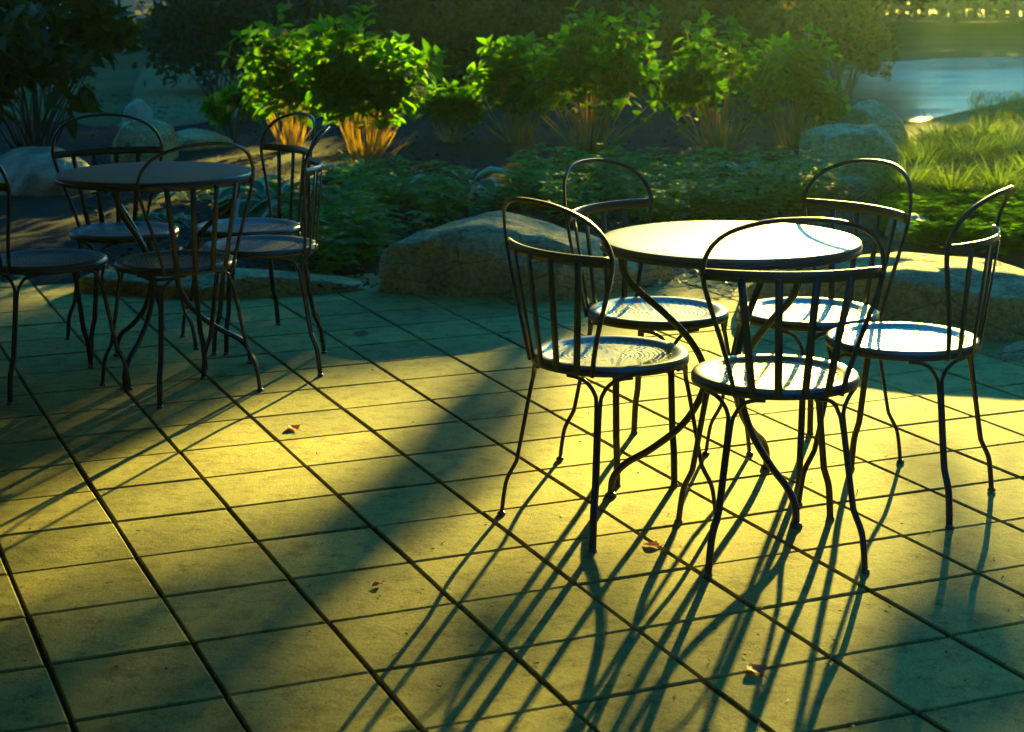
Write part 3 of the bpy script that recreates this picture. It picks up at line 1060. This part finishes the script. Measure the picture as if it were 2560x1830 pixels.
def hosta(label, X, Y, size, n=12):
    size *= 1.55
    base = at(X, Y)
    root = empty('hosta', (base.x, base.y, bedz(base.x, base.y)))
    mb = MB()
    for k in range(n):
        a = 2 * math.pi * k / n + rnd(-0.25, 0.25)
        inner = k % 3 == 0
        L = size * rnd(0.8, 1.15) * (0.8 if inner else 1)
        el = rnd(0.9, 1.3) if inner else rnd(0.35, 0.8)
        W = L * 0.27
        prof = [(0, 0.03), (0.3, 0.06), (0.42, 0.55), (0.6, 1.0), (0.78, 0.8), (0.92, 0.35), (1, 0.02)]
        V, Fc, mi = [], [], []
        out = Vector((math.cos(a), math.sin(a), 0))
        sd = Vector((-math.sin(a), math.cos(a), 0))
        p = Vector((0, 0, 0))
        e = el
        pt = 0
        for t, hw in prof:
            p = p + (out * math.cos(e) + Vector((0, 0, 1)) * math.sin(e)) * (t - pt) * L
            pt = t
            e -= rnd(0.22, 0.34)
            up = -out * math.sin(e) + Vector((0, 0, 1)) * math.cos(e)
            for q in (-1, -0.72, 0, 0.72, 1):
                V.append(p + sd * q * hw * W + up * (abs(q) * hw * W * 0.35 + rnd(-0.003, 0.003)))
        for i in range(len(prof) - 1):
            for q in range(4):
                b0 = i * 5 + q
                mb_mi = 1 if q in (0, 3) else 0
                Fc.append((b0, b0 + 1, b0 + 6, b0 + 5))
                mi.append(mb_mi)
        o = len(mb.v)
        mb.v.extend([tuple(v) for v in V])
        mb.f.extend([tuple(i + o for i in f) for f in Fc])
        mb.mi.extend(mi)
    mb.build('foliage', [MAT['hosta'], MAT['hosta_rim']], root)
    return tag(root, label, 'plant', 'variegated hostas in the bed')


hosta('white-edged hosta under the right lit hydrangea', 785, 425, 0.26)
hosta('white-edged hosta with one upright leaf, in the middle of the bed', 1030, 432, 0.27, 11)
hosta('white-edged hosta in the bed, left of the two beside the sunbeams', 1575, 425, 0.25)
hosta('white-edged hosta in the bed touched by the sunbeams', 1665, 428, 0.26)
hosta('large white-edged hosta behind the right chairs of the shaded table', 610, 470, 0.32, 15)
hosta('white-edged hosta seen just under the rim of the shaded table', 545, 445, 0.28, 12)
hosta('tiny pale hosta seen under the shaded tabletop, leftmost of the hostas', 424, 452, 0.16, 9)
hosta('low hosta left of the shaded front chair back, behind the far seat', 372, 505, 0.14, 9)


def groundcover(name, regions, n, leafL, material, label, tmpl=SMALL, hmin=0.04, hmax=0.21, whorl=6):
    lv, st = Leaves(*tmpl), MB()
    done = 0
    while done < n:
        poly = random.choices(regions, weights=[r_[1] for r_ in regions])[0][0]
        xs = [p[0] for p in poly]
        ys = [p[1] for p in poly]
        X, Y = rnd(min(xs), max(xs)), rnd(min(ys), max(ys))
        ins = False
        j = len(poly) - 1
        for i in range(len(poly)):
            if (poly[i][1] > Y) != (poly[j][1] > Y) and X < (poly[j][0] - poly[i][0]) * (Y - poly[i][1]) / (poly[j][1] - poly[i][1]) + poly[i][0]:
                ins = not ins
            j = i
        if not ins:
            continue
        p = at(X, Y)
        if noise.noise(Vector((p.x * 2.6, p.y * 2.6, 5))) < -0.18:
            continue
        done += 1
        h = rnd(hmin, hmax)
        z0 = bedz(p.x, p.y)
        a0 = rnd(0, 6.28)
        top = Vector((p.x + rnd(-.02, .02), p.y + rnd(-.02, .02), z0 + h))
        for lay in range(2):
            for k in range(whorl):
                a = a0 + 6.283 * k / whorl + rnd(-0.2, 0.2)
                d = Vector((math.cos(a), math.sin(a), rnd(-0.15, 0.35)))
                lv.put(top - Vector((0, 0, lay * h * 0.45)), d, Vector((0, 0, 1)) + rdir() * 0.3, leafL * rnd(0.7, 1.15))
    o = lv.build(name, MAT[material])
    return tag(o, label, 'ground cover', kind='stuff')


groundcover('groundcover', [([(700, 470), (740, 420), (860, 420), (1010, 440), (1120, 470), (1000, 500), (880, 540), (840, 600), (740, 580)], 3.2),
                            ([(1100, 470), (1150, 400), (1250, 385), (1560, 400), (1850, 410), (1900, 440), (1800, 480), (1500, 520), (1330, 520)], 5.5),
                            ([(560, 560), (620, 520), (820, 560), (830, 620), (700, 640)], 0.7)],
            2000, 0.06, 'cover', 'low mid-green leafy ground cover spreading between the boulders and the hydrangeas')
groundcover('golden_groundcover', [([(1960, 520), (1990, 450), (2080, 430), (2300, 420), (2420, 470), (2420, 590), (2200, 575), (2050, 560)], 1)],
            1150, 0.06, 'gold', 'bright yellow-green ground cover of round leaves above the biggest boulder', tmpl=ROUND, hmin=0.03, hmax=0.12)


def grass(label, X, Y, L, n):
    base = at(X, Y)
    root = empty('grass_clump', (base.x, base.y, 0))
    mb = MB()
    for k in range(n):
        a = rnd(0, 6.283)
        out = Vector((math.cos(a), math.sin(a), 0))
        sd = Vector((-out.y, out.x, 0))
        e = rnd(0.75, 1.5)
        p = out * rnd(0, 0.17) + Vector((0, 0, -0.01))
        ll = L * rnd(0.6, 1.1)
        V = []
        ns = 5
        for i in range(ns + 1):
            wv = 0.0044 * (1 - (i / ns) ** 1.5) + 0.0005
            V += [p - sd * wv, p + sd * wv]
            p = p + (out * math.cos(e) + Vector((0, 0, 1)) * math.sin(e)) * ll / ns
            e -= rnd(0.22, 0.48)
        mb.add(V, [(2 * i, 2 * i + 1, 2 * i + 3, 2 * i + 2) for i in range(ns)])
    mb.build('blade_tuft', MAT['blade'], root)
    return tag(root, label, 'grass', 'ornamental grasses in the sun')


for X, Y, L, n, lab in (
    (2010, 452, 0.34, 230, 'yellow-green arching grass clump framed by the hoop of the chair behind the sunlit table'),
    (2110, 462, 0.32, 210, 'arching grass clump right behind the hoop of the chair behind the sunlit table'),
    (2215, 458, 0.34, 220, 'arching grass clump seen through the hoop of the rightmost chair'),
    (2290, 425, 0.34, 200, 'arching grass clump at the right edge, above the rightmost chair'),
    (2055, 395, 0.34, 220, 'pale grass clump beside the stacked boulders, left in the middle row'),
    (2145, 388, 0.36, 230, 'pale grass clump in the centre of the sunny grass patch'),
    (2238, 375, 0.36, 220, 'pale grass clump on the right of the middle row, below the dark lawn wedge'),
    (2085, 335, 0.30, 170, 'pale grass clump at the back of the sunny patch, near the pond'),
    (2180, 338, 0.30, 170, 'pale grass clump farthest back along the sunny path')):
    grass(lab, X, Y, L * 1.4, int(n * 2.6))

# lawn tufts beside the pond and bark chips in the bed
lv = Leaves(*NEEDLE)
for k in range(5200):
    X, Y = rnd(1900, 2420), rnd(215, 345)
    if Y < 330 - (X - 1960) * 0.22 and X < 2150:
        continue
    p = at(X, Y, GZ)
    lv.put(p, Vector((rnd(-.6, .6), rnd(-.6, .6), 1)), rdir(), rnd(0.04, 0.11), 0.05)
tag(lv.build('lawn_grass', MAT['lawnblade']), 'short sunlit grass along the path by the pond', 'grass', kind='stuff')
lv = Leaves(*QUAD)
for k in range(9000):
    X, Y = rnd(200, 1950), 215 + 440 * random.random() ** 1.2
    p = at(X, Y)
    lv.put(p + Vector((0, 0, bedz(p.x, p.y) + rnd(0, 0.012))), rdir(-0.3, 0.3), Vector((0, 0, 1)) + rdir() * 0.6, rnd(0.02, 0.06), rnd(0.008, 0.02))
tag(lv.build('bark_mulch', MAT['chip']), 'loose dark bark chips covering the bed', 'mulch', kind='stuff')

# fallen leaves on the pavers
def dry_leaf(label, X, Y, L, a):
    p = at(X, Y)
    pr = [(0, 0.03), (0.15, 0.2), (0.35, 0.36), (0.6, 0.3), (0.82, 0.16), (1, 0.01)]
    mb = MB()
    V = []
    ns = 6
    for t, hw in pr:
        for q in range(ns + 1):
            u = -1 + 2 * q / ns
            V.append((hw * u * L, (t - 0.5) * L, 0.004 + L * (0.36 * abs(u * hw) ** 1.2 * 1.6 + 0.10 * abs(t - 0.5) + 0.03 * math.sin(9 * t + 5 * u))))
    Fc = [(i * (ns + 1) + q, i * (ns + 1) + q + 1, (i + 1) * (ns + 1) + q + 1, (i + 1) * (ns + 1) + q) for i in range(len(pr) - 1) for q in range(ns)]
    mb.add(V, Fc)
    mb.tube([(0, -0.5 * L, 0.006), (0.02 * L, -0.68 * L, 0.01), (0.05 * L, -0.85 * L, 0.006)], 0.0009, 5)
    o = mb.build('fallen_leaf', MAT['dryleaf'])
    o.location = (p.x, p.y, -0.002)
    o.rotation_euler = (0, 0, a)
    return tag(o, label, 'leaf', 'fallen leaves on the pavers')


dry_leaf('curled red-brown leaf on the shaded pavers below the rounded boulder', 800, 742, 0.06, 1.4)
dry_leaf('curled pale brown leaf casting a shadow in the sunlit patch on the left', 652, 951, 0.055, 0.5)
dry_leaf('small pale leaf lying in the dim middle foreground', 836, 1301, 0.032, 2.4)
dry_leaf('flat pale leaf on the joint under the front of the sunlit table', 1446, 1213, 0.045, 1.2)
dry_leaf('dark brown leaf standing among the chair shadows at the bottom', 1676, 1490, 0.06, 0.3)

# crumbs, bits of twig and seed husks on the pavers
lv = Leaves(*QUAD)
for k in range(420):
    X, Y = rnd(-50, 2320), 690 + 940 * random.random() ** 1.4
    p = at(X, Y)
    big = random.random() ** 3
    lv.put(p + Vector((0, 0, 0.002)), Vector((rnd(-1, 1), rnd(-1, 1), rnd(-.1, .2))), Vector((0, 0, 1)) + rdir() * 0.4, rnd(0.003, 0.008) + 0.016 * big, rnd(0.002, 0.005))
tag(lv.build('patio_litter', MAT['chip']), 'tiny crumbs and bits of twig scattered over the pavers', 'litter', kind='stuff')

# ------------------------------------------------------------------ far background
def lattice():
    yb = at(2100, 52, GZ).y
    x0, x1 = at_y(1760, 50, yb).x, at_y(2420, 50, yb).x
    root = empty('lattice_fence', ((x0 + x1) / 2, yb, GZ))
    hw, ht = (x1 - x0) / 2, 2.2
    mb = MB()
    s_ = 0.30
    nx_ = int(2 * hw / s_)
    for k in range(nx_ + 1):
        mb.box((-hw + k * s_, 0, ht / 2 + 0.05), (0.085, 0.02, ht))
    for k in range(int(ht / s_) + 1):
        mb.box((0, -0.021, 0.1 + k * s_), (2 * hw, 0.02, 0.085))
    mb.build('lattice_panel', MAT['lattice'], root, smooth=False)
    for k in range(5):
        mb = MB()
        mb.box((-hw + 2 * hw * k / 4, 0.07, ht / 2 + 0.1), (0.12, 0.12, ht + 0.2))
        mb.build('post', MAT['lattice'], root, smooth=False)
    return tag(root, 'long weathered lattice fence beyond the pond at the upper right', 'fence')


lattice()
yb = at(300, 46, GZ).y
x0, x1 = at_y(170, 40, yb).x, at_y(560, 40, yb).x
root = empty('rail_fence', ((x0 + x1) / 2, yb, GZ))
mb = MB()
hw = (x1 - x0) / 2
zz = [at_y(300, Y, yb).z - GZ for Y in (37, 20, 5)]
zz += [zz[-1] + (zz[1] - zz[0]) * q for q in (1, 2)]
for z in zz:
    mb = MB()
    mb.box((0, -0.03, z), (2 * hw, 0.03, 0.045))
    mb.build('rail', MAT['rail'], root, smooth=False)
for k in range(6):
    mb = MB()
    mb.box((-hw + 0.1 + k * 0.86, 0, zz[-1] / 2 + 0.05), (0.05, 0.03, zz[-1] + 0.1))
    mb.build('post', MAT['rail'], root, smooth=False)
tag(root, 'white rail fence across the lawn at the upper left', 'fence')

# house corner at the upper left
yb = at(140, 92, GZ).y
x0, x1 = at_y(-560, 50, yb).x, at_y(184, 50, yb).x
root = empty('white_house', ((x0 + x1) / 2, yb, GZ))
mb = MB()
hw = (x1 - x0) / 2
mb.box((0, 2.5, 1.6), (2 * hw, 5, 3.2))
wl = mb.build('wall', MAT['white'], root, smooth=False)
mb = MB()
mb.box((0, -0.021, 0.1), (2 * hw + 0.04, 0.05, 0.2))
mb.build('plinth', MAT['gravel'], root, smooth=False)
mb = MB()
a, bq, hh = hw + 0.4, 2.9, 3.2
mb.add([(-a, -0.4, hh), (a, -0.4, hh), (a, 5.4, hh), (-a, 5.4, hh), (-a, 2.5, hh + 1.9), (a, 2.5, hh + 1.9)], [(0, 1, 5, 4), (2, 3, 4, 5), (0, 4, 3), (1, 2, 5), (3, 2, 1, 0)])
mb.build('roof', MAT['bark'], root, smooth=False)
tag(root, 'plain white wall corner of a house behind the big-leaved shrub', 'house')

# ------------------------------------------------------------------ unseen trees, crowns shaped to cast the shade
def inside(poly, X, Y):
    r_ = False
    j = len(poly) - 1
    for i in range(len(poly)):
        if (poly[i][1] > Y) != (poly[j][1] > Y) and X < (poly[j][0] - poly[i][0]) * (Y - poly[i][1]) / (poly[j][1] - poly[i][1]) + poly[i][0]:
            r_ = not r_
        j = i
    return r_


# where sunlight comes through the crowns (outlines on the ground, as in the photo)
LIT = [(-150, 1180), (150, 1015), (340, 965), (480, 905), (570, 862), (690, 835), (860, 800), (950, 775), (1050, 742), (1120, 742), (1150, 790),
       (1250, 740), (1400, 700), (1560, 640), (1640, 640), (1760, 660), (2300, 690), (2600, 900), (2600, 9900), (-150, 9900)]
BAND = [(1075, 765), (1185, 765), (1165, 905), (1040, 1075), (850, 1250), (650, 1430), (530, 1340), (725, 1180), (905, 1010), (1035, 880)]
NOTCH = [(835, 870), (860, 830), (960, 790), (1000, 800), (930, 840)]
LEFTLOW = [(-100, 1230), (60, 1290), (300, 1330), (520, 1430), (640, 1520), (500, 1640), (-100, 1900)]


def density(X, Y):
    """0 = open sky, 1 = closed crown above that spot of the ground"""
    if inside(LIT, X, Y):
        d = 0.0
        if inside(BAND, X, Y):
            d = 1.0
        elif inside(NOTCH, X, Y):
            d = 0.6
        elif Y > 1200 and inside(LEFTLOW, X, Y):
            d = 0.5
        if Y > 1640:
            return 0.9
        v = max(0, (Y - 1180) / 400)  # added leaves dim the near ground towards the frame's lower corners
        v += max(0, (X - 1750) / 520) * max(0, (Y - 960) / 500)
        v += max(0, (560 - X) / 600) * max(0, (Y - 1190) / 330)
        v *= 0.8 + 0.45 * noise.noise(Vector((X / 170, Y / 120, 2)))
        d += max(0, 0.015 + 0.13 * noise.noise(Vector((X / 120, Y / 70, 9)))) * min(1, max(0, (X - 700) / 400))
        return min(1.0 if d >= 1.0 else 0.92, d + max(0, v) * 0.66)
    if X > 1930 and 215 < Y < 700:
        return 0.015
    if 720 < X < 1850 and 385 < Y < 590:
        return 0.36 + 0.5 * noise.noise(Vector((X / 60, Y / 25, 7)))
    return 1.0


TREES = [  # trunk x, y
    (11.2, 28.0), (5.9, 34.0), (-1.5, 33.0), (13.5, 38.0), (3.0, 42.0), (-6.5, 36.0)]
cells = [[] for _ in TREES]
el_t = math.tan(SUN_EL)
bush = []                                             # ground that lies in the lit bushes' own shadow
for (X, Y, hw_, hgt) in ((650, 338, 0.40, 0.98), (815, 376, 0.48, 1.0)):
    bush.append((at(X, Y), hw_, hgt))
KEEP = [(Vector((1.90 * T, 15.10 * T, 0)), 0.71, 0.46)]          # light that reaches the sunlit table and its chairs
for (x, y, a, _l, _g) in CH[:5]:
    KEEP.append((Vector((x * T, y * T, 0)), 0.445, 0.30))
    bx, by = x * T - 0.24 * math.cos(R(a)), y * T - 0.24 * math.sin(R(a))
    for hz_ in (0.58, 0.72, 0.84):
        KEEP.append((Vector((bx, by, 0)), hz_, 0.27))
for (x, y, a, _l, _g) in (CH[5], CH[7], CH[8]):
    KEEP.append((Vector((x * T + 0.09, y * T, 0)), 0.445, 0.17))
for x in np.arange(-6.5, 8.0, 0.09):
    for y in np.arange(1.2, 17.0, 0.09):
        px_ = (x + rnd(-.045, .045), y + rnd(-.045, .045))
        P = Vector((px_[0], px_[1], 0))
        X, Y = to_px(P)
        dn = density(X, Y)
        for (b0, hw_, hgt) in bush:
            d = P - b0
            along = -(d.x * SUN_H.x + d.y * SUN_H.y)
            across = abs(d.x * SUN_H.y - d.y * SUN_H.x)
            if -0.25 < along < hgt / el_t and across < hw_:
                dn = 0.0
        if 1540 < X < 1960 and y > 7.7 and not inside(LIT, X, Y):
            continue
        for (q, hz_, rq) in KEEP:
            if (P.x - q.x + SUN_H.x * hz_ / el_t) ** 2 + (P.y - q.y + SUN_H.y * hz_ / el_t) ** 2 < rq * rq:
                dn = 0.0
                break
        if random.random() > dn:
            continue
        s_ = rnd(19.5, 27.0)
        c = P + SUN_H * s_ + Vector((0, 0, s_ * el_t))
        k = min(range(len(TREES)), key=lambda q: (TREES[q][0] - c.x) ** 2 + (TREES[q][1] - c.y) ** 2)
        cells[k].append(c)  # leaf placed on the sun ray to each spot that is to be shaded
# farther unseen trees, added to shade the lawn behind the hedge and close off the low sky
FAR = [(-19.0, 48.0), (-9.0, 55.0), (1.5, 58.0), (12.0, 62.0), (24.0, 60.0), (-28.0, 62.0)]
fcell = [[] for _ in FAR]
for x in np.arange(-24, 24, 0.30):
    for y in np.arange(17, 52, 0.30):
        P = Vector((x + rnd(-.15, .15), y + rnd(-.15, .15), 0))
        X, Y = to_px(P)
        dn = 1.0 if X < 1900 else (1.0 if 120 < Y < 232 else (0.06 if Y > 128 else 0.72))
        if X > 1900 and not 120 < Y < 232:
            dn *= 0.75 + 0.6 * noise.noise(P * 0.5)
        if random.random() > dn:
            continue
        for rep_ in range(3 if X > 1900 and 115 < Y < 236 else 1):
            s_ = rnd(19, 32)
            c = P + SUN_H * s_ + Vector((rnd(-.1, .1), 0, s_ * el_t))
            k = min(range(len(FAR)), key=lambda q: (FAR[q][0] - c.x) ** 2 + (FAR[q][1] - c.y) ** 2)
            fcell[k].append(c)
for x in np.arange(-40, 6, 0.6):
    for y in np.arange(52, 90, 0.6):
        P = Vector((x + rnd(-.3, .3), y + rnd(-.3, .3), 0))
        s_ = rnd(19, 32)
        c = P + SUN_H * s_ + Vector((0, 0, s_ * el_t))
        k = min(range(len(FAR)), key=lambda q: (FAR[q][0] - c.x) ** 2 + (FAR[q][1] - c.y) ** 2)
        fcell[k].append(c)
# unseen crowns added to block the low sky on the left
for q in range(15000):
    c = Vector((rnd(-34, 3), rnd(44, 66), 0))
    c.z = 2.2 + 14 * random.random()
    if noise.noise(c * 0.22) < -0.22:
        continue
    k = min(range(len(FAR)), key=lambda q_: (FAR[q_][0] - c.x) ** 2 + (FAR[q_][1] - c.y) ** 2)
    fcell[k].append(c)
for q in range(9000):
    c = Vector((rnd(-34, 2), rnd(50, 64), rnd(13, 30)))
    k = min(range(len(FAR)), key=lambda q_: (FAR[q_][0] - c.x) ** 2 + (FAR[q_][1] - c.y) ** 2)
    fcell[k].append(c)
# unseen row of trees, added on the open side to block the sky
SIDE = [(8.6, -1.5), (9.4, 4.0), (9.0, 9.5)]
scell = [[] for _ in SIDE]
for q in range(7000):
    k = q % 3
    d = rdir()
    c = Vector((SIDE[k][0], SIDE[k][1], 5.2)) + Vector((d.x * 3.2, d.y * 3.6, d.z * 4.6)) * rnd(0.3, 1.0) ** 0.6
    if c.x > 4.6 and c.z > 0.7:
        scell[k].append(c)
TREES += FAR
cells += fcell
NS = len(TREES)
TREES += SIDE
cells += scell
# unseen finer-leaved tree added near the bed, its long gaps shaped for sun shafts
BEAMS = [(1628, 15), (1703, 17), (1762, 11), (1838, 22)]
Q0 = Vector((0, 0, H)) - SUN_D * (H / SUN_D.z)
near = []
for x in np.arange(0.8, 5.4, 0.045):
    for y in np.arange(7.7, 18.0, 0.045):
        P = Vector((x + rnd(-.022, .022), y + rnd(-.022, .022), 0))
        X, Y = to_px(P)
        if not (1540 < X < 1960) or inside(LIT, X, Y):
            continue
        gapped = False
        for xb, wb in BEAMS:
            B = at(xb, 410)
            d = Vector((B.x - Q0.x, B.y - Q0.y))
            e = Vector((P.x - Q0.x, P.y - Q0.y))
            w_ = wb / 3880 * 12.2 * e.length / d.length
            if abs(d.x * e.y - d.y * e.x) / d.length < w_:
                gapped = True
        if random.random() > (0.45 if gapped else 0.88):
            continue
        s_ = rnd(8.5, 10.5) + max(0, 9.5 - y) * 0.6
        near.append(P + SUN_H * s_ + Vector((0, 0, s_ * el_t)))
NT = len(TREES)
TREES.append((8.2, 24.0))
cells.append(near)
for k, (tx, ty) in enumerate(TREES):
    pts = cells[k]
    if not pts:
        continue
    root = empty('unseen_shade_tree', (tx, ty, GZ))  # out of view, crown shaped for the light it blocks
    lv, tr = Leaves(*OVATE if False else SMALL), MB()
    base = Vector((tx, ty, GZ))
    for c in pts:
        if k == NT:
            lv.put(c - base, rdir(), rdir(), rnd(0.09, 0.12), rnd(0.10, 0.13))
        elif k < 6:
            lv.put(c - base, rdir(), rdir(), rnd(0.16, 0.24), rnd(0.2, 0.26))
        else:
            q_ = 1.0 if c.z < 13 else 1.5
            lv.put(c - base, rdir(), rdir(), q_ * rnd(0.5, 0.75), q_ * rnd(0.7, 0.9))
    cen = sum((c - base for c in pts), Vector()) / len(pts)
    fork = Vector((cen.x * 0.15, cen.y * 0.15, 3.6 if k != NT else 1.6))
    tr.tube(smooth_path([(0, 0, -0.1), (0.05, 0.03, fork.z * 0.33), (cen.x * 0.05, cen.y * 0.05, fork.z * 0.67), fork], 4), [0.22 - 0.014 * i for i in range(13)], 12)
    for q in range(9):
        c = random.choice(pts) - base
        mid = fork.lerp(c, 0.5) + Vector((0, 0, 0.5))
        tr.tube(smooth_path([fork, mid, c], 4), [0.035 * (1 - 0.11 * i) + 0.004 for i in range(9)], 7)
    tr.build('trunk', MAT['bark'], root)
    lv.build('crown', MAT['tree'], root)
    if k == NT:
        tag(root, 'unseen fine-leaved tree added over the right end of the bed to shape sun shafts', 'tree')
    elif k >= NS:
        tag(root, 'unseen tall tree added right of the patio to block the sky', 'tree', 'unseen trees added beside the patio')
    else:
        tag(root, 'unseen tall tree behind the garden, crown shaped to shade the ground', 'tree', 'unseen shade trees behind the garden')

# unseen building added to block the sky: its roof keeps light off the shaded table
MAT['blocker_wood'], _ = noisy(mat('blocker_dark_wood', rough=0.8, spec=0.2), 5, [(0.3, (0.012, 0.012, 0.012)), (0.7, (0.03, 0.028, 0.025))], stretch=(1, 0.15, 1))
root = empty('light_blocker', (-5.2, 2.0, GZ))
mb = MB()
mb.box((-0.4, 0, 1.32), (4.4, 11.5, 2.64))
mb.box((7.5, -7.2, 2.2), (20, 2.4, 4.4))
mb.build('wall', MAT['blocker_wood'], root, smooth=False)
mb = MB()
mb.box((1.35, 0.6, 2.75), (8.5, 13.2, 0.16))
for k in range(13):
    mb.box((3.7, -5.6 + 1.0 * k, 2.61), (3.4, 0.06, 0.13))
mb.build('blocker_roof', MAT['blocker_wood'], root, smooth=False)
for k in range(3):
    mb = MB()
    mb.box((2.1, -5.3 + 6.6 * k * 0.5, 1.3), (0.14, 0.14, 2.6))
    if k < 2:
        mb.build('post', MAT['blocker_wood'], root, smooth=False)
tag(root, 'unseen dark walls and roof added to keep light off the shaded table', 'building')

# ------------------------------------------------------------------ air
mh = bpy.data.materials.new('haze')
mh.use_nodes = True
nodes = mh.node_tree.nodes
nodes.remove(nodes['Principled BSDF'])
pv = nodes.new('ShaderNodeVolumePrincipled')
pv.inputs['Color'].default_value = (0.5, 0.86, 0.80, 1)
pv.inputs['Density'].default_value = 0.0008
pv.inputs['Anisotropy'].default_value = 0.965
mh.node_tree.links.new(pv.outputs[0], nodes['Material Output'].inputs['Volume'])
mb = MB()
mb.box((2, 27, 4.9), (60, 62, 11.9))
hz = mb.build('haze', mh, smooth=False)
tag(hz, kind='stuff')

sc.cycles.use_denoising = True
sc.cycles.max_bounces = 8
sc.cycles.diffuse_bounces = 4
sc.cycles.transparent_max_bounces = 12
sc.cycles.volume_bounces = 0
sc.cycles.sample_clamp_indirect = 6
